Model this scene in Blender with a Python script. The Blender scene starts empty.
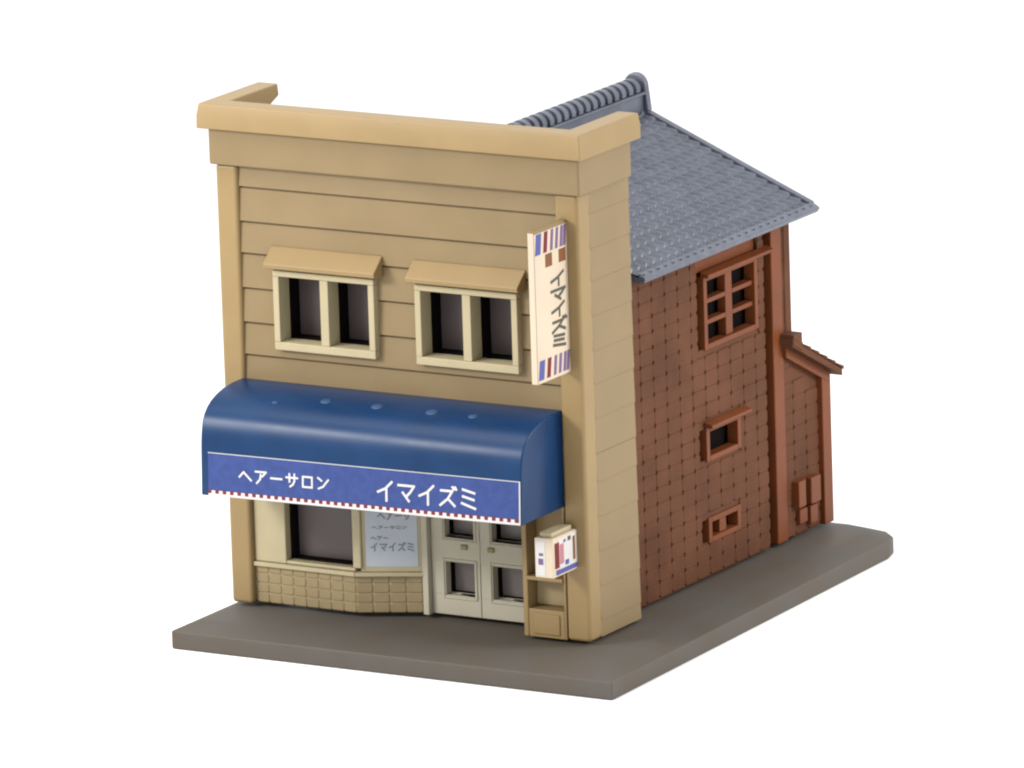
import bpy, bmesh, math, random
from mathutils import Vector, Matrix
random.seed(7)
S = bpy.context.scene
COL = S.collection

# ---------------------------------------------------------------- camera
cam_d = bpy.data.cameras.new("camera"); cam = bpy.data.objects.new("camera", cam_d); COL.objects.link(cam)
_r = Vector((0.86424516, 0.50207167, -0.0316914)); _f = Vector((-0.49551008, 0.83868467, -0.22600395))
_u = _r.cross(_f)
m = Matrix((( _r.x, _u.x, -_f.x, 75.15255766), (_r.y, _u.y, -_f.y, -119.0230284), (_r.z, _u.z, -_f.z, 36.16317689), (0, 0, 0, 1)))
cam.matrix_world = m
cam_d.sensor_width = 36; cam_d.lens = 9939.446433759162 * 36 / 1024
cam_d.clip_start = 1; cam_d.clip_end = 3000
S.camera = cam

# ---------------------------------------------------------------- light
world = bpy.data.worlds.new("World"); S.world = world; world.use_nodes = True
bg = world.node_tree.nodes["Background"]; bg.inputs[0].default_value = (1, 1, 1, 1); bg.inputs[1].default_value = 1.4


def softbox(name, loc, target, size, size_y, power):
    d = bpy.data.lights.new(name, 'AREA'); d.shape = 'RECTANGLE'; d.size = size; d.size_y = size_y; d.energy = power
    d.color = (1.0, 0.975, 0.94)
    o = bpy.data.objects.new(name, d); COL.objects.link(o); o.location = loc
    o.rotation_euler = (Vector(target) - Vector(loc)).to_track_quat('-Z', 'Y').to_euler()
    return o


softbox("softbox_key", (-10.0, -17.5, 14.5), (3, 0.5, 3.5), 8, 4.5, 6400)
softbox("softbox_right", (24.0, 9.0, 12.0), (4, 3, 3.0), 7, 7, 4300)
softbox("softbox_overhead", (-2.0, -4.0, 23.0), (3, 3, 3), 14, 14, 3000)

vs = S.view_settings
vs.view_transform = 'Standard'; vs.look = 'None'; vs.exposure = 0; vs.gamma = 1; vs.use_curve_mapping = False
S.cycles.filter_width = 2.2
S.cycles.max_bounces = 8


# ---------------------------------------------------------------- materials
def plastic(name, col, rough=0.5, var=0.06, grain=0.12, gscale=60, spec=0.4, big=1.3, mottle=None):
    mt = bpy.data.materials.new(name); mt.use_nodes = True
    nt = mt.node_tree; N = nt.nodes; L = nt.links; b = N["Principled BSDF"]
    tc = N.new("ShaderNodeTexCoord")
    n1 = N.new("ShaderNodeTexNoise"); n1.inputs["Scale"].default_value = big; n1.inputs["Detail"].default_value = 5
    L.new(tc.outputs["Object"], n1.inputs["Vector"])
    ramp = N.new("ShaderNodeMix"); ramp.data_type = 'RGBA'
    c2 = mottle or tuple(c * (1 + var * 2.2) for c in col)
    c1 = tuple(c * (1 - var) for c in col)
    mr = N.new("ShaderNodeMapRange"); mr.inputs[1].default_value = 0.35; mr.inputs[2].default_value = 0.68
    L.new(n1.outputs[0], mr.inputs[0]); L.new(mr.outputs[0], ramp.inputs[0])
    ramp.inputs[6].default_value = (*c1, 1); ramp.inputs[7].default_value = (*c2, 1)
    L.new(ramp.outputs[2], b.inputs["Base Color"])
    n2 = N.new("ShaderNodeTexNoise"); n2.inputs["Scale"].default_value = gscale; n2.inputs["Detail"].default_value = 3
    L.new(tc.outputs["Object"], n2.inputs["Vector"])
    r2 = N.new("ShaderNodeMapRange"); r2.inputs[3].default_value = rough - 0.06; r2.inputs[4].default_value = rough + 0.1
    L.new(n1.outputs[0], r2.inputs[0]); L.new(r2.outputs[0], b.inputs["Roughness"])
    bp = N.new("ShaderNodeBump"); bp.inputs["Strength"].default_value = grain; bp.inputs["Distance"].default_value = 0.02
    L.new(n2.outputs[0], bp.inputs["Height"]); L.new(bp.outputs[0], b.inputs["Normal"])
    b.inputs["Specular IOR Level"].default_value = spec
    return mt


M = dict(
    tan=plastic("tan_plastic", (0.168, 0.120, 0.060), var=0.025, spec=0.22, rough=0.42),
    lit_trim=plastic("lit_tan_plastic", (0.205, 0.140, 0.061), var=0.025, spec=0.25, rough=0.4),  # wall tan made brighter; the gleam on the mouldings is in this colour
    cream=plastic("cream_plastic", (0.31, 0.265, 0.165), var=0.03, spec=0.2),
    beige=plastic("door_cream_plastic", (0.325, 0.30, 0.232), var=0.03, spec=0.15),
    tantile=plastic("tan_tile_plastic", (0.215, 0.167, 0.092), var=0.06, spec=0.1),
    brown=plastic("brown_plastic", (0.074, 0.031, 0.017), rough=0.55, var=0.12, spec=0.05),
    redbrown=plastic("red_brown_plastic", (0.110, 0.031, 0.010), rough=0.4, var=0.08, spec=0.15),
    roof=plastic("slate_plastic", (0.058, 0.065, 0.087), rough=0.3, var=0.12, big=4, spec=0.45),
    blue=plastic("blue_plastic", (0.0016, 0.021, 0.070), rough=0.33, var=0.06, spec=0.18, grain=0.04),
    base=plastic("grey_base_plastic", (0.082, 0.068, 0.054), rough=0.55, var=0.06, spec=0.12, mottle=(0.078, 0.071, 0.064)),
    recess_shade=plastic("recess_shade_black", (0.004, 0.003, 0.003), rough=0.8, spec=0.05),  # shade deep in the window recesses, put in as black colour
    glass=plastic("smoky_glazing", (0.062, 0.047, 0.047), rough=0.4, var=0.02, grain=0.0, spec=0.4),
    glint_blue=plastic("blue_plastic_glint", (0.02, 0.05, 0.115), rough=0.38, var=0.1, spec=0.25),  # awning blue made lighter: painted glints for the raised mould marks
    pale_glass=plastic("pale_smoky_glazing", (0.115, 0.095, 0.09), rough=0.4, var=0.02, grain=0.0, spec=0.4),
    violet=plastic("banner_blue_print", (0.030, 0.048, 0.150), rough=0.5, var=0.06, gscale=150, big=9, spec=0.08),
    white=plastic("white_print", (0.42, 0.41, 0.40), rough=0.5, var=0.02, spec=0.2),
    ivory=plastic("ivory_print", (0.43, 0.36, 0.275), rough=0.5, var=0.03, spec=0.2),
    poster=plastic("pale_grey_print", (0.32, 0.345, 0.38), rough=0.45, var=0.03, spec=0.1),
    ink=plastic("grey_ink", (0.13, 0.148, 0.19), rough=0.6, var=0.02, spec=0.1),
    dark_ink=plastic("dark_ink", (0.06, 0.06, 0.045), rough=0.6, var=0.02, spec=0.2),
    red=plastic("red_print", (0.12, 0.018, 0.022), rough=0.5, var=0.03, spec=0.1),
    pink=plastic("pink_print", (0.32, 0.13, 0.15), rough=0.5, var=0.03, spec=0.15),
    stripe_blue=plastic("blue_print", (0.062, 0.068, 0.21), rough=0.5, var=0.03, spec=0.15),
    mauve=plastic("mauve_print", (0.12, 0.08, 0.155), rough=0.5, var=0.03, spec=0.1),
    brownink=plastic("brown_print", (0.14, 0.055, 0.022), rough=0.5, var=0.03, spec=0.15),
    sheet=plastic("white_sheet", (0.8, 0.8, 0.8), rough=0.8, var=0.0, grain=0.0, spec=0.1),
)


# ---------------------------------------------------------------- helpers
def link(name, bm, mat, parent=None, bevel=0.0, seg=2, smooth=True, label=None):
    me = bpy.data.meshes.new(name)
    bmesh.ops.recalc_face_normals(bm, faces=bm.faces)
    bm.to_mesh(me); bm.free()
    o = bpy.data.objects.new(name, me); COL.objects.link(o)
    me.materials.append(M[mat])
    if bevel:
        md = o.modifiers.new("bevel", 'BEVEL'); md.width = bevel; md.segments = seg; md.limit_method = 'ANGLE'
        md.angle_limit = math.radians(35); md.harden_normals = True
    if smooth:
        for p in me.polygons: p.use_smooth = True
        if not bevel:
            for e in me.edges: pass
            me.set_sharp_from_angle(angle=math.radians(35))
    if parent:
        o.parent = parent
        # every ancestor sits at its own location without rotation
        loc = Vector(); q = parent
        while q:
            loc += q.location; q = q.parent
        me.transform(Matrix.Translation(-loc))
    if label: o["label"] = label
    return o


def box(bm, x0, x1, y0, y1, z0, z1):
    v = [bm.verts.new((x, y, z)) for z in (z0, z1) for y in (y0, y1) for x in (x0, x1)]
    for f in ((0, 2, 3, 1), (4, 5, 7, 6), (0, 1, 5, 4), (2, 6, 7, 3), (0, 4, 6, 2), (1, 3, 7, 5)):
        bm.faces.new([v[i] for i in f])


def B(*boxes):
    bm = bmesh.new()
    for b in boxes: box(bm, *b)
    return bm


def prism(bm, pts, fn0, fn1):
    """polygon pts swept between two mappings"""
    a = [bm.verts.new(fn0(*p)) for p in pts]; b = [bm.verts.new(fn1(*p)) for p in pts]
    bm.faces.new(a); bm.faces.new(b)
    n = len(pts)
    for i in range(n): bm.faces.new((a[i], a[(i + 1) % n], b[(i + 1) % n], b[i]))


def clip(spans, a, b):
    out = []
    for s, e in spans:
        if b <= s or a >= e: out.append((s, e)); continue
        if a > s: out.append((s, a))
        if b < e: out.append((b, e))
    return out


def wall_cells(u0, u1, v0, v1, holes):
    """rectangles that tile a wall with rectangular holes"""
    vs_ = sorted({v0, v1, *[h[2] for h in holes], *[h[3] for h in holes]})
    vs_ = [v for v in vs_ if v0 <= v <= v1]
    for a, b in zip(vs_, vs_[1:]):
        sp = [(u0, u1)]
        for h in holes:
            if h[2] < b - 1e-6 and h[3] > a + 1e-6: sp = clip(sp, h[0], h[1])
        for s, e in sp: yield s, e, a, b


KANA = {
    'ヘ': [[(0, .38), (.36, .76), (1, .18)]],
    'ア': [[(.06, .88), (.94, .88), (.62, .55)], [(.5, .7), (.45, .35), (.16, .04)]],
    'ー': [[(.04, .5), (.96, .5)]],
    'サ': [[(.02, .68), (.98, .68)], [(.3, .95), (.3, .36)], [(.72, .95), (.72, .45), (.6, .2), (.36, .03)]],
    'ロ': [[(.12, .84), (.88, .84), (.88, .1), (.12, .1), (.12, .84)]],
    'ン': [[(.08, .86), (.38, .66)], [(.12, .08), (.5, .24), (.94, .76)]],
    'イ': [[(.88, .98), (.5, .62), (.06, .42)], [(.56, .66), (.56, .0)]],
    'マ': [[(.04, .86), (.96, .86), (.75, .55), (.5, .3)], [(.3, .5), (.66, .08)]],
    'ズ': [[(.1, .8), (.76, .8), (.5, .4), (.06, .05)], [(.5, .42), (.9, .06)], [(.78, 1.02), (.86, .9)], [(.93, 1.02), (1.0, .9)]],
    'ミ': [[(.16, .95), (.84, .8)], [(.16, .6), (.8, .46)], [(.1, .25), (.88, .02)]],
}


def strokes(bm, ch, fn, w, t=0.004):
    """ch drawn as raised strokes; fn(u, v, h) maps the unit square to the surface"""
    k = 0
    e = (fn(1, 0, 0) - fn(0, 0, 0)).length, (fn(0, 1, 0) - fn(0, 0, 0)).length
    for line in KANA[ch]:
        for (a, b), (c, d) in zip(line, line[1:]):
            p = Vector((a * e[0], b * e[1])); q = Vector((c * e[0], d * e[1]))
            dr = (q - p).normalized(); nr = Vector((-dr.y, dr.x)) * w / 2; p = p - dr * w * .4; q = q + dr * w * .4
            h = t + 0.0006 * k; k += 1
            quad = [p + nr, q + nr, q - nr, p - nr]
            prism(bm, [(v.x / e[0], v.y / e[1]) for v in quad], lambda u, v: fn(u, v, 0.0005), lambda u, v: fn(u, v, h))


def empty(name, loc, label, cat):
    o = bpy.data.objects.new(name, None); COL.objects.link(o); o.location = loc; o.empty_display_size = 0.2
    o["label"] = label; o["category"] = cat
    return o


# ---------------------------------------------------------------- setting: the white sheet
G = -0.06
o = link("ground", B((-150, 150, -150, 400, G - 0.5, G - 0.004)), "sheet")
o["kind"] = "structure"

# ---------------------------------------------------------------- base slab
TOP = 0.33


def rounded(x0, x1, xb, y0, y1, r):
    pts = [(x0, y0), (x1, y0)]
    for k in range(4):
        a = math.pi / 2 * k / 3; pts.append((xb - r + r * math.cos(a), y1 - r + r * math.sin(a)))
    for k in range(9):
        a = math.pi / 2 + math.pi / 2 * k / 8; pts.append((x0 + r + r * math.cos(a), y1 - r + r * math.sin(a)))
    return pts


bm = bmesh.new()
outer = rounded(-0.34, 7.03, 6.78, -1.21, 8.2, 0.62)
inner = rounded(0.0 - 0.03, 6.66, 6.45, -0.86, 7.86, 0.5)
rings = [[bm.verts.new((x, y, z)) for x, y in pts] for pts, z in ((outer, G), (outer, 0.205), (inner, TOP))]
n = len(outer)
for a, b in zip(rings, rings[1:]):
    for i in range(n): bm.faces.new((a[i], a[(i + 1) % n], b[(i + 1) % n], b[i]))
bm.faces.new(rings[0]); bm.faces.new(rings[2])
base = link("display_base", bm, "base", bevel=0.025, seg=3)
base["label"] = "grey brown plastic base slab with sloped edges, under the miniature shop"
base["category"] = "base"

# ---------------------------------------------------------------- the building
shop = empty("shop_building", (3, 3, TOP), "miniature two-storey barber shop with tan front, blue awning and brown rear house under grey tiles", "model building")
Z0 = TOP + 0.055                                       # a hairline gap under the moulded walls
ZB = 6.93                                             # underside of the parapet band

# corner pilasters
link("pilaster", B((-0.04, 0.325, 0.0, 0.36, Z0, ZB)), "lit_trim", shop, 0.06, 4)
link("pilaster", B((5.615, 6.0, 0.0, 0.36, Z0, ZB)), "lit_trim", shop, 0.06, 4)

# upper front wall: lapped boards with openings for the two windows
GRO = [2.46, 3.08, 3.59, 4.10, 4.58, 5.09, 5.605, 6.075, 6.585, ZB]
W1 = (0.90, 2.60, 4.26, 5.44); W2 = (3.28, 4.98, 4.25, 5.43)
holes = [(w[0] + .07, w[1] - .07, w[2] + .07, w[3] - .07) for w in (W1, W2)]
bm = bmesh.new()
for a, b, c, d in wall_cells(0.30, 5.63, 2.46, ZB, holes): box(bm, a, b, 0.11, 0.24, c, d)
for lo, hi in zip(GRO, GRO[1:]):
    for a, b, c, d in wall_cells(0.326, 5.614, lo + 0.034, hi, holes):
        # each board leans out a little towards its lower edge
        y_lo, y_hi = 0.048 + 0.03 * (c - lo) / (hi - lo), 0.048 + 0.03 * (d - lo) / (hi - lo)
        v = [bm.verts.new(p) for p in ((a, y_lo, c), (b, y_lo, c), (b, y_hi, d), (a, y_hi, d), (a, .112, c), (b, .112, c), (b, .112, d), (a, .112, d))]
        for f in ((0, 1, 2, 3), (0, 4, 5, 1), (3, 2, 6, 7), (0, 3, 7, 4), (1, 5, 6, 2)): bm.faces.new([v[i] for i in f])
link("front_wall", bm, "tan", shop, smooth=False)

# right flank wall of the tan block, boards between the pilaster and the brown house
bm = bmesh.new()
box(bm, 5.80, 5.94, 0.361, 1.525, Z0, ZB)
for lo, hi in zip([Z0, 0.62, 1.13, 1.64, 2.15, 2.66] + [3.08 + .003, 3.59, 4.10, 4.58, 5.09, 5.605, 6.075, 6.585], [0.62, 1.13, 1.64, 2.15, 2.66, 3.08] + GRO[2:]):
    x_lo, x_hi = 5.978, 5.966
    v = [bm.verts.new(p) for p in ((x_lo, .362, lo + .007), (x_lo, 1.52, lo + .007), (x_hi, 1.52, hi), (x_hi, .362, hi), (5.938, .362, lo + .007), (5.938, 1.52, lo + .007), (5.938, 1.52, hi), (5.938, .362, hi))]
    for f in ((0, 1, 2, 3), (0, 4, 5, 1), (3, 2, 6, 7), (0, 3, 7, 4), (1, 5, 6, 2)): bm.faces.new([v[i] for i in f])
link("side_wall", bm, "tan", shop, smooth=False)
bm = bmesh.new()
box(bm, 0.06, 0.2, 0.361, 1.05, Z0, ZB)
for lo, hi in zip(GRO, GRO[1:]): box(bm, 0.03, 0.065, 0.362, 1.04, lo + .02, hi)
link("side_wall", bm, "tan", shop, smooth=False)
link("flat_roof", B((0.21, 5.79, 0.25, 1.5, 6.7, 6.8)), "tan", shop)

# parapet: a band, and a coping that runs round three sides
bm = bmesh.new()


def u_shape(bm, o_, t, ylen_l, ylen_r, z0, z1):
    pts = [(-o_, ylen_l), (-o_, -o_), (6 + o_, -o_), (6 + o_, ylen_r), (6 + o_ - t, ylen_r), (6 + o_ - t, -o_ + t), (-o_ + t, -o_ + t), (-o_ + t, ylen_l)]
    prism(bm, pts, lambda x, y: (x, y, z0), lambda x, y: (x, y, z1))


u_shape(bm, 0.085, 0.30, 1.05, 1.43, ZB, 7.47)
par = link("parapet", bm, "tan", shop, 0.035, 3)
bm = bmesh.new()
# coping: stacked outlines, so its faces lean back towards a softly rounded top; the left arm overhangs the shorter wall
def ring(o_, yl, yr, t): return [(-o_, yl), (-o_, 1.06), (-o_, -o_), (6 + o_ - .02, -o_), (6 + o_ - .02, yr), (6 + o_ - .02 - t, yr), (6 + o_ - .02 - t, -o_ + t), (-o_ + t, -o_ + t), (-o_ + t, 1.06), (-o_ + t, yl)]
def stack(rings):
    V = [[bm.verts.new((x, y, z)) for x, y in r_] for r_, z in rings]
    V[0][0].co.z = V[0][-1].co.z = 7.66
    n_ = len(V[0])
    for a, b in zip(V, V[1:]):
        for q in range(n_): bm.faces.new((a[q], a[(q + 1) % n_], b[(q + 1) % n_], b[q]))
    for v in (V[0], V[-1]):
        for q in ((0, 1, 8, 9), (1, 2, 7, 8), (2, 3, 6, 7), (3, 4, 5, 6)): bm.faces.new([v[k_] for k_ in q])
stack([(ring(.205, 1.5, 1.555, .36), 7.475), (ring(.20, 1.5, 1.56, .37), 7.68), (ring(.172, 1.485, 1.55, .335), 7.845)])
link("coping", bm, "lit_trim", par, 0.045, 4)


# upper windows
def upper_window(x0, x1, z0, z1, label):
    yf, yb = -0.05, 0.25
    xm = (x0 + x1) / 2 + 0.01
    bm = B((x0, x1, yf, yb, z0, z0 + .12), (x0, x1, yf, yb, z1 - .09, z1), (x0, x0 + .1, yf, yb, z0 + .12, z1 - .09),
           (x1 - .1, x1, yf, yb, z0 + .12, z1 - .09), (xm - .07, xm + .07, yf, yb, z0 + .12, z1 - .09))
    w = link("window", bm, "cream", shop, 0.012, 2, label=label)
    bm = B((x0 - .06, x1 + .06, yb + .002, .5, z0 - .06, z0 + .13), (x0 - .06, x1 + .06, yb + .002, .5, z1 - .10, z1 + .05),
           (x0 - .06, x0 + .11, yb + .002, .5, z0 + .13, z1 - .10), (x1 - .11, x1 + .06, yb + .002, .5, z0 + .13, z1 - .10),
           (xm - .075, xm + .075, yb + .002, .5, z0 + .13, z1 - .10))
    link("shade_reveal", bm, "recess_shade", w)
    for a, b in ((x0 + .05, xm - .01), (xm + .01, x1 - .05)):
        link("pane", B((a, b, .503, .53, z0 + .05, z1 - .05)), "glass", w)
    bm = bmesh.new()
    prof = [(.05, z1 + .34), (.05, z1 + .02), (-.06, z1 + .02), (-.20, z1 + .05), (-.21, z1 + .12)]
    prism(bm, prof, lambda y, z: (x0 - .06, y, z), lambda y, z: (x1 + .11, y, z))
    link("hood", bm, "lit_trim", w, 0.015, 2)
    return w


upper_window(*W1, "cream window left of the other upper window")
upper_window(*W2, "cream window between the left window and the projecting sign")

# ---------------------------------------------------------------- awning
AX0, AX1 = 0.27, 5.62
prof = [(0.045, 3.77), (-.25, 3.765), (-.5, 3.74), (-.7, 3.69), (-.85, 3.63), (-.96, 3.56), (-1.04, 3.48), (-1.10, 3.385), (-1.14, 3.27), (-1.16, 3.14), (-1.17, 3.0), (-1.2, 2.34)]
bm = bmesh.new()
L_ = [bm.verts.new((AX0, y, z)) for y, z in prof]; R_ = [bm.verts.new((AX1, y, z)) for y, z in prof]
for i in range(len(prof) - 1): bm.faces.new((L_[i], L_[i + 1], R_[i + 1], R_[i]))
for V in (L_, R_):
    bb = bm.verts.new((V[0].co.x, 0.045, 2.34)); bm.faces.new(V + [bb])
def sag(x): return -0.045 + 0.052 * (x - .27) / 5.35
for v in bm.verts:
    if v.co.z < 3.3: v.co.z += sag(v.co.x)
aw = link("awning", bm, "blue", shop, label="deep blue rounded awning over the shop front")
sd = aw.modifiers.new("solidify", 'SOLIDIFY'); sd.thickness = 0.06; sd.offset = -1
bv = aw.modifiers.new("bevel", 'BEVEL'); bv.width = 0.03; bv.segments = 3; bv.limit_method = 'ANGLE'; bv.angle_limit = math.radians(50)
aw.data.set_sharp_from_angle(angle=math.radians(80))
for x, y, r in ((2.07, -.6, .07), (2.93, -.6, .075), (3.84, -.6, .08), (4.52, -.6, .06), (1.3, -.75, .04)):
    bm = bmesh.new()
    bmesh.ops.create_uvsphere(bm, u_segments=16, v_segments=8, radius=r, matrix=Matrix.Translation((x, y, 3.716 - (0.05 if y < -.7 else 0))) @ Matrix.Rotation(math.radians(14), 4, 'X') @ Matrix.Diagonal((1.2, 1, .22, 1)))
    link("mould_mark", bm, "glint_blue", aw)

# printed banner stuck on the awning's straight front
def fy(z): return -1.2 + 0.03 * (z - 2.34) / 0.66 - 0.004
def bfn(x, z, h): return Vector((x, fy(z) - h, z + sag(x)))


def bquad(bm, x0, x1, z0, z1, h):
    prism(bm, [(x0, z0), (x1, z0), (x1, z1), (x0, z1)], lambda x, z: bfn(x, z, -.001), lambda x, z: bfn(x, z, h))


BX0, BX1, BZ0, BZ1 = 0.40, 5.61, 2.352, 2.985
bm = bmesh.new(); bquad(bm, BX0, BX1, BZ0, BZ1, .006)
ban = link("banner", bm, "violet", aw, label="violet blue banner with white katakana and a striped lower edge")
bm = bmesh.new()
bquad(bm, BX0, BX1, BZ1 - .010, BZ1, .0085); bquad(bm, BX1 - .02, BX1, BZ0, BZ1 - .012, .0085); bquad(bm, BX0, BX1 - .022, BZ0, BZ0 + .032, .0085)
k = BX0
while k < BX1 - .12:                                  # square teeth standing on the white edge, one outline
    bquad(bm, k + .055, k + .115, BZ0 + .031, BZ0 + .078, .0086); k += .125
link("banner_border", bm, "white", aw)
bm = bmesh.new(); bquad(bm, BX0, BX1 - .025, BZ0 + .033, BZ0 + .084, .0075)
link("banner_stripe", bm, "red", aw)
for word, x0, z0, size, step, w in (("ヘアーサロン", .93, 2.59, .2, .262, .028), ("イマイズミ", 3.24, 2.525, .285, .345, .035)):
    bm = bmesh.new()
    for i, ch in enumerate(word):
        strokes(bm, ch, lambda u, v, h, x=x0 + i * step: bfn(x + u * size, z0 + v * size, .006 + h), w)
    link("lettering", bm, "white", aw)

# ---------------------------------------------------------------- projecting sign (white panel standing out from the right pilaster)
sx0, sx1, sy0, sy1, sz0, sz1 = 5.71, 5.81, -0.93, -0.004, 4.36, 6.58
sg = link("projecting_sign", B((sx0, sx1, sy0, sy1, sz0, sz1)), "tan", shop, 0.01, 2, label="ivory vertical sign with barber stripes and katakana on the right pilaster")


def sfn(y, z, h): return Vector((sx1 + h, y, z))
def squad(bm, y0, y1, z0, z1, h, sl=0.0): prism(bm, [(y0, z0), (y1, z0), (y1 + sl, z1), (y0 + sl, z1)], lambda y, z: sfn(y, z, -.001), lambda y, z: sfn(y, z, h))


bm = bmesh.new(); squad(bm, sy0 + .004, sy1 - .004, sz0 + .004, sz1 - .05, .004)
box(bm, sx0 + .004, sx1 - .004, sy0 - .004, sy0 + .001, sz0 + .004, sz1 - .03)
link("sign_face", bm, "ivory", sg)
for z0, z1 in ((sz1 - .36, sz1 - .06), (sz0 + .05, sz0 + .33)):
    bm = bmesh.new(); squad(bm, sy0 + .02, sy0 + .17, z0, z1, .007, .04); link("stripe", bm, "stripe_blue", sg)
    bm = bmesh.new(); squad(bm, sy0 + .25, sy0 + .35, z0, z1, .007, .04); link("stripe", bm, "red", sg)
    for q in (.44, .58, .71, .80):
        bm = bmesh.new(); squad(bm, sy0 + q, sy0 + q + .075, z0, z1, .007, .04); link("stripe", bm, "mauve", sg)
for y0 in (sy0 + .30, sy0 + .68):
    bm = bmesh.new(); squad(bm, y0, y0 + .19, 6.0, 6.19, .007); link("square_mark", bm, "brownink", sg)
bm = bmesh.new(); z = 5.68
for ch in "イマイズミ":
    strokes(bm, ch, lambda u, v, h, z=z: sfn(sy0 + .42 + u * .42, z + v * .185, .004 + h), .043); z -= .222
link("lettering", bm, "dark_ink", sg)

# ---------------------------------------------------------------- shop front: window, tiled stall riser, poster, doors
YD = 0.56                                             # plane of the doors
A = Vector((2.03, 0.10)); Bp = Vector((2.94, 0.50)); D = (Bp - A).normalized(); Nn = Vector((D.y, -D.x)); LEN = (Bp - A).length


def pfn(u, z, h): p = A + D * u + Nn * h; return Vector((p.x, p.y, z))
def pquad(bm, u0, u1, z0, z1, h0, h1): prism(bm, [(u0, z0), (u1, z0), (u1, z1), (u0, z1)], lambda u, z: pfn(u, z, h0), lambda u, z: pfn(u, z, h1))


# stall riser with stack-bonded tiles
bm = bmesh.new()
box(bm, 0.326, 2.02, 0.12, 0.3, Z0 + .045, .95); pquad(bm, 0.0, LEN, Z0 + .045, .95, -.2, -.02)
zs = [Z0 + .02 + i * .1475 for i in range(4)]


def tile_pts(u0, u1, z0, z1, c): return [(u0 + c, z0), (u1 - c, z0), (u1, z0 + c), (u1, z1 - c), (u1 - c, z1), (u0 + c, z1), (u0, z1 - c), (u0, z0 + c)]


def tile(bm, u0, u1, z0, z1, c, fn, h0, h1, ins):
    a = tile_pts(u0, u1, z0, z1, c); b = tile_pts(u0 + ins, u1 - ins, z0 + ins, z1 - ins, c)
    va = [bm.verts.new(fn(u, z, h0)) for u, z in a]; vb = [bm.verts.new(fn(u, z, h1)) for u, z in b]
    bm.faces.new(vb)
    for i in range(8): bm.faces.new((va[i], va[(i + 1) % 8], vb[(i + 1) % 8], vb[i]))


for z in zs:
    for i in range(8): tile(bm, .335 + i * .2115, .335 + (i + 1) * .2115, z, z + .1475, .02, lambda u, z, h: Vector((u, .12 - h, z)), -.001, .012, .014)
    for i in range(4): tile(bm, .005 + i * .245, .005 + (i + 1) * .245, z, z + .1475, .02, pfn, -.021, -0.008, .014)
link("tiled_riser", bm, "tantile", shop, smooth=False)

bm = bmesh.new()
box(bm, .326, 2.04, .055, .255, .955, 1.02); pquad(bm, -.0, LEN + .01, .957, 1.018, -.2, .05)
sw = link("shop_window", bm, "cream", shop, 0.012, 2, label="large dark shop window with cream frame below the awning")
bm = B((.326, .86, .105, .26, 1.021, 2.44), (.86, 2.03, .105, .26, 1.021, 1.075), (2.0, 2.14, .09, .26, 1.076, 2.44), (.86, 2.0, .105, .26, 2.38, 2.44))
link("frame", bm, "cream", sw, 0.02, 2)
link("shade_reveal", B((.70, .90, .262, .42, 1.0, 2.44), (.9, 2.3, .262, .42, 1.0, 1.095), (2.1, 2.3, .262, .42, 1.095, 2.44)), "recess_shade", sw)
link("pane", B((.75, 2.25, .423, .45, 1.02, 2.44)), "glass", sw)
bm = bmesh.new(); pquad(bm, .09, LEN, 1.019, 2.44, -.2, 0.0)
link("angled_panel", bm, "cream", sw, 0.01, 2)
bm = bmesh.new(); pquad(bm, .17, .93, 1.10, 2.38, -.001, .012)
po = link("poster", bm, "poster", shop, label="pale blue poster with grey katakana in the angled window bay")
for word, u0, z0, cw, chh, step, w in (("イマイズミ", .24, 1.335, .105, .115, .134, .018), ("ヘアー", .25, 1.50, .07, .055, .09, .012), ("ヘアーサロン", .27, 1.66, .07, .05, .088, .01), ("ヘアーサ", .36, 1.80, .1, .12, .125, .02)):
    bm = bmesh.new()
    for i, ch in enumerate(word):
        strokes(bm, ch, lambda a, b, h, u=u0 + i * step: pfn(u + a * cw, z0 + b * chh, .012 + h), w)
    link("lettering", bm, "ink", po)

# door surround, soffit
df = link("door_frame", B((2.945, 3.045, YD - .1, YD + .2, Z0, 2.44), (3.047, 4.93, YD - .03, YD + .2, 2.1, 2.44)), "beige", shop, 0.015, 2)
link("soffit", B((.326, 5.614, .262, .9, 2.442, 2.5)), "beige", shop)


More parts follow.
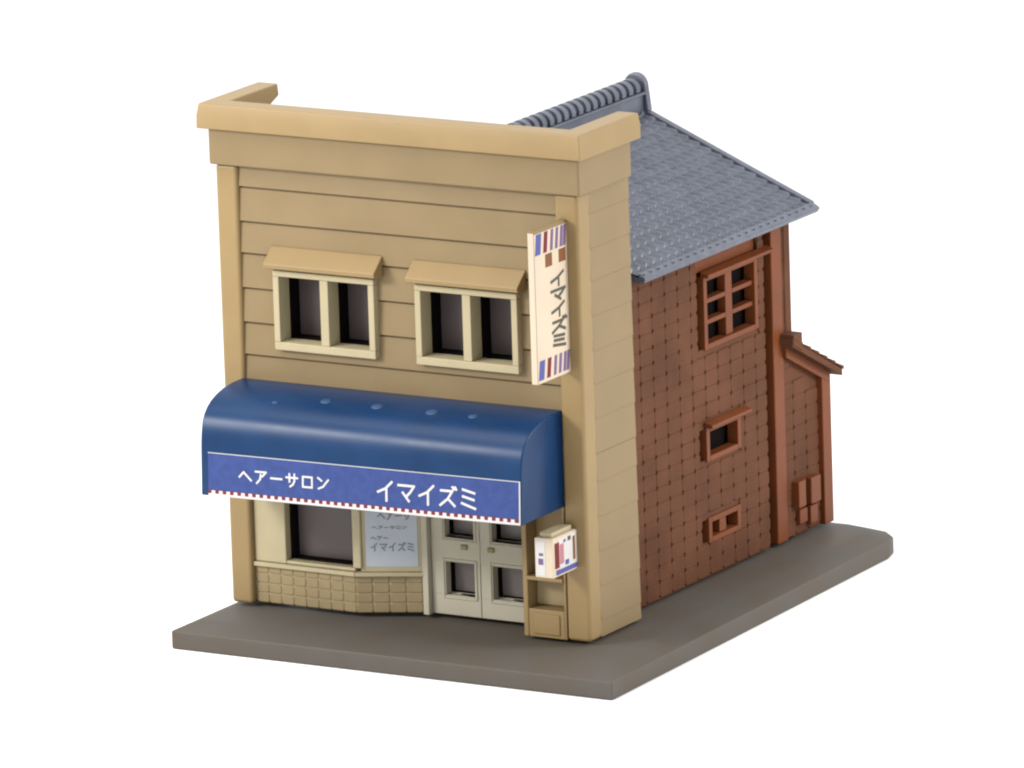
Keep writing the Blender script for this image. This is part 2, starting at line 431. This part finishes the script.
def door(x0, x1, hx, label):
    z1 = 2.095
    wx0, wx1 = x0 + (.23 if hx > .5 else .2), x1 - .10
    lo, up_ = (.70, 1.20), (1.555, 1.98)
    bm = bmesh.new()
    for a, b, c, d in wall_cells(x0, x1, Z0 + .02, z1, [(wx0, wx1, *lo), (wx0, wx1, *up_)]): box(bm, a, b, YD, YD + .15, c, d)
    bmesh.ops.remove_doubles(bm, verts=bm.verts, dist=1e-5)
    # drop the inner faces shared by neighbouring cells
    seen = {}
    for f in list(bm.faces): seen.setdefault(tuple(round(c, 4) for c in f.calc_center_median()), []).append(f)
    bmesh.ops.delete(bm, geom=[f for fs in seen.values() if len(fs) > 1 for f in fs], context='FACES_ONLY')
    # raised moulding round each light
    for c, d in (lo, up_):
        for q in ((wx0 - .05, wx0 - .02, c - .05, d + .05), (wx1 + .02, wx1 + .05, c - .05, d + .05), (wx0 - .019, wx1 + .019, c - .05, c - .02), (wx0 - .019, wx1 + .019, d + .02, d + .05)):
            box(bm, q[0], q[1], YD - .018, YD + .01, q[2], q[3])
    dr = link("door", bm, "beige", shop, 0.008, 2, label=label)
    for c, d in (lo, up_):
        link("shade_reveal", B((wx0 - .06, wx0 + .012, YD + .152, YD + .248, c - .05, d + .05), (wx0 + .012, wx1 + .02, YD + .152, YD + .248, c - .05, c + .012)), "recess_shade", dr)
        link("pane", B((wx0 - .05, wx1 + .05, YD + .25, YD + .27, c - .04, d + .04)), "pale_glass", dr)
    h0 = x0 + hx
    link("handle", B((h0 - .055, h0 + .055, YD - .035, YD + .004, 1.40, 1.475)), "tantile", dr, 0.015, 2)


door(3.055, 3.865, .56, "cream door leaf next to the poster bay")
door(3.875, 4.80, .19, "cream door leaf next to the display niche")

# display niche set into the wide right pier, with a drawer-like panel below
bm = B((4.90, 4.98, 0.0, .5, Z0, 2.44), (5.575, 5.612, 0.0, .5, Z0, 2.44), (4.98, 5.575, .28, .5, Z0, 2.44), (4.98, 5.575, 0.008, .278, Z0, .80), (4.98, 5.575, -.03, .278, 1.23, 1.29))
ni = link("display_niche", bm, "lit_trim", shop, 0.015, 2, label="tan display niche with shelf beside the door")
link("drawer_panel", B((5.07, 5.50, -.012, .01, .44, .74)), "lit_trim", ni, 0.01, 2)
bm = B((5.0, 5.55, .24, .276, .82, 1.2))
link("niche_back", bm, "tantile", ni)
# small sign box on the shelf
lx0, lx1, ly0, ly1, lz0, lz1 = 5.53, 5.83, -.70, -.003, 1.48, 2.06
lb = link("sign_box", B((lx0, lx1, ly0, ly1, lz0, lz1)), "ivory", shop, 0.012, 2, label="small white and red sign box above the niche shelf")
link("lid", B((lx0 + .05, lx1 - .05, ly0 + .06, ly1 - .06, lz1, lz1 + .07)), "cream", lb, 0.015, 2)


def lq(bm, y0, y1, z0, z1, h=.005): box(bm, lx1 - .001, lx1 + h, ly0 + y0, ly0 + y1, lz0 + z0, lz0 + z1)
def lf(bm, x0, x1, z0, z1, h=.005): box(bm, lx0 + x0, lx0 + x1, ly0 - h, ly0 + .001, lz0 + z0, lz0 + z1)


bm = bmesh.new(); lf(bm, .02, .17, .03, .54); lq(bm, .16, .66, .05, .55, .003); link("white_face", bm, "white", lb)
bm = bmesh.new(); lq(bm, .05, .17, .13, .50, .007); link("red_panel", bm, "red", lb)
bm = bmesh.new(); lq(bm, .19, .30, .17, .46, .007); link("pink_panel", bm, "pink", lb)
bm = bmesh.new(); lq(bm, .08, .67, .03, .10, .007); lq(bm, .34, .44, .13, .2, .007); link("blue_band", bm, "stripe_blue", lb)
bm = bmesh.new(); lq(bm, .56, .62, .16, .5, .007); link("brown_band", bm, "brownink", lb)
bm = bmesh.new(); lf(bm, .07, .14, .32, .36, .008); link("faint_mark", bm, "mauve", lb)
bm = bmesh.new(); lf(bm, .06, .14, .19, .28, .008); link("faint_mark", bm, "mauve", lb)
bm = bmesh.new(); lq(bm, .3, .36, .47, .51, .008); link("faint_mark", bm, "mauve", lb)
bm = bmesh.new(); lq(bm, .42, .5, .47, .53, .008); link("faint_mark", bm, "dark_ink", lb)

# ---------------------------------------------------------------- brown rear house
HX = 5.684; HY0, HY1 = 1.45, 6.68
wins = [(3.93, 5.76, 3.79, 5.6), (3.90, 5.11, 2.13, 2.6), (3.90, 5.04, .90, 1.24), (5.95, 6.2, 0, 6)]
bm = bmesh.new()
for a, b, c, d in wall_cells(HY0, HY1, Z0, 5.42, wins): box(bm, HX - .2, HX - .022, a, b, c, d)
PY, PZ = .38, .234


def clip_tile(a, b, z, z2):
    sp = [(a, b)]
    for w in wins:
        if w[2] - .04 < (z + z2) / 2 < w[3] + .04: sp = clip(sp, w[0], w[1])
    return [q for q in sp if q[1] - q[0] > .08]


iy = 0
y = HY0
while y < HY1 - .05:
    y2 = min(y + PY, HY1); z = Z0 + .02
    while z < 5.35:
        z2 = min(z + PZ, 5.4)
        for a, b in clip_tile(y, y2, z, z2):
            j = random.uniform(-.003, .003)
            tile(bm, a, b, z, z2, .042, lambda u, w, h: Vector((HX + h, u, w)), -.007, j, .009)
        z = z2
    y = y2
link("tiled_wall", bm, "brown", shop, smooth=False, label="brown wall of small square tiles on the rear house")

# plain front, rear and left walls of the house (gables)
ZR = 6.62
RZ = lambda x: 5.33 + .43 * (6 - x) if x > 3 else 5.33 + .43 * x
for yy in (1.78 + .14, HY1 - .2):
    bm = bmesh.new()
    prism(bm, [(.33, Z0), (HX - .21, Z0), (HX - .21, 5.40), (3, 6.52), (.33, 5.40)], lambda x, z: (x, yy, z), lambda x, z: (x, yy + .16, z))
    link("gable_wall", bm, "brown", shop)
link("side_wall", B((.31, .5, 1.45, HY1, Z0, 5.38)), "brown", shop)
link("corner_post", B((HX - .24, HX + .025, 6.14, 6.45, Z0, 5.41), (HX - .55, HX - .5, 5.8, 6.2, Z0, 5.41)), "redbrown", shop, 0.02, 2)  # second box: backing added behind the dark gap beside the post
link("corner_board", B((HX - .1, HX + .02, 6.54, 6.73, 3.2, 5.40)), "brown", shop, 0.02, 2)
link("eave_board", B((HX - .17, HX - .06, 3.94, 5.94, 4.93, 5.42)), "redbrown", shop, 0.02, 2)


def side_window(y0, y1, z0, z1, rows, hood, deep, label):
    x0, x1 = HX - .17, HX + .012
    fr = .10
    ym = (y0 + y1) / 2
    bm = B((x0, x1, y0, y0 + fr, z0, z1), (x0, x1, y1 - fr, y1, z0, z1), (x0, x1, y0 + fr, y1 - fr, z0, z0 + fr * .8), (x0, x1, y0 + fr, y1 - fr, z1 - fr * .8, z1))
    if rows: box(bm, x0, x1 - .04, ym - .1, ym + .1, z0 + fr * .8, z1 - fr * .8)
    for r in range(1, rows):
        zz = z0 + fr * .8 + (z1 - z0 - fr * 1.6) * r / rows
        box(bm, x0, x1 - .04, y0 + fr, ym - .102, zz - .035, zz + .035); box(bm, x0, x1 - .04, ym + .102, y1 - fr, zz - .035, zz + .035)
    w = link("window", bm, "redbrown", shop, 0.01, 2, label=label)
    link("gap_backing", B((HX - .5, HX - .48, y0 - .3, y0 + .3, z0 - .1, z1 + .1)), "redbrown", w)  # backing plate added deep behind the frame's gap so it stays dark
    if hood:
        bm = bmesh.new()
        prism(bm, [(HX - .01, z1 + .09), (HX - .01, z1 + .002), (HX + .13, z1 + .002), (HX + .13, z1 + .05)], lambda x, z: (x, y0 - hood[0], z), lambda x, z: (x, y1 + hood[1], z))
        link("hood", bm, "redbrown", w, 0.01, 2)
    link("shade_reveal", B((HX - .30, HX - .21, y0 + .06, y1 - .06, z0 + .04, z1 - .04)), "recess_shade", w)
    return w


side_window(4.11, 5.74, 3.77, 4.87, 3, (.06, .3), .3, "tall red brown six-light window under the eaves")
side_window(4.08, 5.12, 2.1, 2.62, 0, (.03, .14), .3, "small hooded red brown opening in the middle of the tiled wall")
side_window(4.08, 5.05, .88, 1.26, 1, None, .3, "lowest small red brown window near the base")

# ---------------------------------------------------------------- pantiled roof
RY0, RY1 = 1.80, 7.06
CW = .22
bm = bmesh.new()
ncol = int(round((RY1 - RY0) / CW)); CW = (RY1 - RY0) / ncol
NS = 7
vvals = []
nrow = 16
for r in range(nrow):
    vvals += [(r + .0, .055), (r + .94, .0)] if False else [(r + .03, 0.0), (r + .95, .04)]
def wave(t):                                          # one pantile: a broad pan and a narrow roll
    return .044 * max(0.0, math.cos((t - .22) * 2 * math.pi)) ** 1.6 - .012 * max(0.0, -math.cos((t - .22) * 2 * math.pi))


for side in (1, -1):
    grid = []
    for rr, lift in vvals:
        d = 3.0 * rr / nrow
        row = []
        for c in range(ncol):
            for s in range(NS + (1 if c == ncol - 1 else 0)):
                t = s / NS
                yy = RY0 + (c + t) * CW
                row.append(bm.verts.new((3 + side * d, yy, ZR - .43 * d + lift + wave(t))))
        grid.append(row)
    for a, b in zip(grid, grid[1:]):
        for i in range(len(a) - 1): bm.faces.new((a[i], a[i + 1], b[i + 1], b[i]))
rf = link("roof", bm, "roof", shop, label="blue grey pantiled gable roof of the rear house")
rf.data.set_sharp_from_angle(angle=math.radians(50))
# roof body below the tiles
bm = bmesh.new()
prism(bm, [(3, ZR - .02), (5.99, 5.325), (6.025, 5.315), (6.025, 5.285), (5.9, 5.275), (3, ZR - .17), (.1, 5.275), (-.025, 5.285), (-.025, 5.315), (.01, 5.325)], lambda x, z: (x, RY0 + .012, z), lambda x, z: (x, RY1 - .006, z))
link("roof_deck", bm, "roof", rf, 0.02, 2)
for side in (1, -1):
    bm = bmesh.new()
    prism(bm, [(3 + side * 2.93, 5.34), (3 + side * 3.02, 5.30), (3 + side * 3.045, 5.33), (3 + side * 3.035, 5.36), (3 + side * 2.925, 5.43)], lambda x, z: (x, RY0 + .004, z), lambda x, z: (x, RY1 + .004, z))
    link("eave_tile", bm, "roof", rf, 0.012, 2)
    bm = bmesh.new()
    prism(bm, [(RY1 - .10, .0), (RY1 + .02, .0), (RY1 + .02, .075), (RY1 - .02, .09), (RY1 - .10, .075)], lambda y, z: (3 + side * .1, y, ZR - .043 + z), lambda y, z: (3 + side * 2.94, y, ZR - .43 * 2.94 + z))
    link("verge_tile", bm, "roof", rf, 0.012, 2)
# ridge: stacked courses and a row of round cap tiles
bm = B((2.85, 3.15, RY0 + .02, RY1 - .1, ZR - .05, ZR + .24), (2.80, 3.20, RY0 + .02, RY1 - .09, ZR + .242, ZR + .285))
rd = link("ridge", bm, "roof", rf, 0.015, 2)
bm = bmesh.new()
nb = 24; pitch = (RY1 - .12 - RY0) / nb
for i in range(nb):
    y0 = RY0 + .02 + i * pitch
    for (q0, q1, r) in ((0, .55, .165), (.55, 1.0, .115)):
        pts = [(3 + r * math.cos(a), ZR + .335 + r * .95 * math.sin(a)) for a in [math.pi * k / 10 - .25 + (.5 * k / 10) for k in range(11)]]
        prism(bm, pts, lambda x, z: (x, y0 + q0 * pitch, z), lambda x, z: (x, y0 + q1 * pitch - .001, z))
link("ridge_cap", bm, "roof", rf)
bm = bmesh.new()
pts = [(3 + .19 * math.cos(a), ZR + .355 + .2 * math.sin(a)) for a in [math.pi * k / 10 for k in range(11)]] + [(2.76, ZR - .02), (3.24, ZR - .02)]
prism(bm, pts, lambda x, z: (x, RY1 - .1, z), lambda x, z: (x, RY1 + .02, z))
link("ridge_end_tile", bm, "roof", rf, 0.03, 3)

# ---------------------------------------------------------------- lean-to at the back
LY0, LY1 = 6.36, 7.74
LZ = lambda y: 3.36 - .5 * (y - 6.36)
bm = bmesh.new()
prism(bm, [(LY0, Z0), (LY1, Z0), (LY1, LZ(LY1) - .12), (LY0, LZ(LY0) - .12)], lambda y, z: (HX - .022, y, z), lambda y, z: (1.2, y, z))
y = LY0
while y < LY1 - .1:
    y2 = min(y + PY, LY1); z = Z0 + .02
    while z < 3.3:
        z2 = z + PZ
        if z2 < LZ(y2) - .12: tile(bm, y, y2, z, z2, .042, lambda u, w, h: Vector((HX + h, u, w)), -.007, 0, .009)
        z = z2
    y = y2
lt = link("lean_to", bm, "brown", shop, smooth=False, label="small brown lean-to behind the rear house")
bm = bmesh.new()
prism(bm, [(6.33, LZ(6.33)), (7.84, LZ(7.84)), (7.84, LZ(7.84) + .10), (6.33, LZ(6.33) + .13)], lambda y, z: (5.93, y, z), lambda y, z: (1.1, y, z))
for k in range(6):
    y0 = 6.36 + k * .25
    prism(bm, [(y0, LZ(y0) + .126), (y0 + .25, LZ(y0 + .25) + .105), (y0 + .25, LZ(y0 + .25) + .16), (y0, LZ(y0) + .136)], lambda y, z: (5.95, y, z), lambda y, z: (1.08, y, z))
link("lean_to_roof", bm, "brown", lt, 0.01, 2)
bm = bmesh.new()
prism(bm, [(6.34, LZ(6.34) + .03), (6.60, LZ(6.60) + .03), (6.60, 3.55), (6.34, 3.55)], lambda y, z: (5.945, y, z), lambda y, z: (5.5, y, z))
link("roof_upstand", bm, "brown", lt, 0.01, 2)
bm = bmesh.new()
prism(bm, [(LY0 + .05, LZ(LY0 + .05) - .15), (LY1, LZ(LY1) - .15), (LY1, LZ(LY1) + .01), (LY0 + .05, LZ(LY0 + .05) + .01)], lambda y, z: (HX - .3, y, z), lambda y, z: (HX + .09, y, z))
link("barge_board", bm, "redbrown", lt, 0.01, 2)
link("corner_post", B((HX - .1, HX + .08, 7.5, 7.77, Z0, LZ(7.77) - .02)), "redbrown", lt, 0.015, 2)
bm = B((HX - .01, HX + .13, 6.62, 6.84, .84, 1.24), (HX - .01, HX + .04, 6.84, 7.0, .84, 1.22), (HX - .01, HX + .13, 7.0, 7.30, .82, 1.22), (HX - .01, HX + .07, 6.74, 6.98, .56, .78), (HX - .01, HX + .09, 7.04, 7.26, .50, .78))
link("meter_box", bm, "redbrown", lt, 0.015, 2)
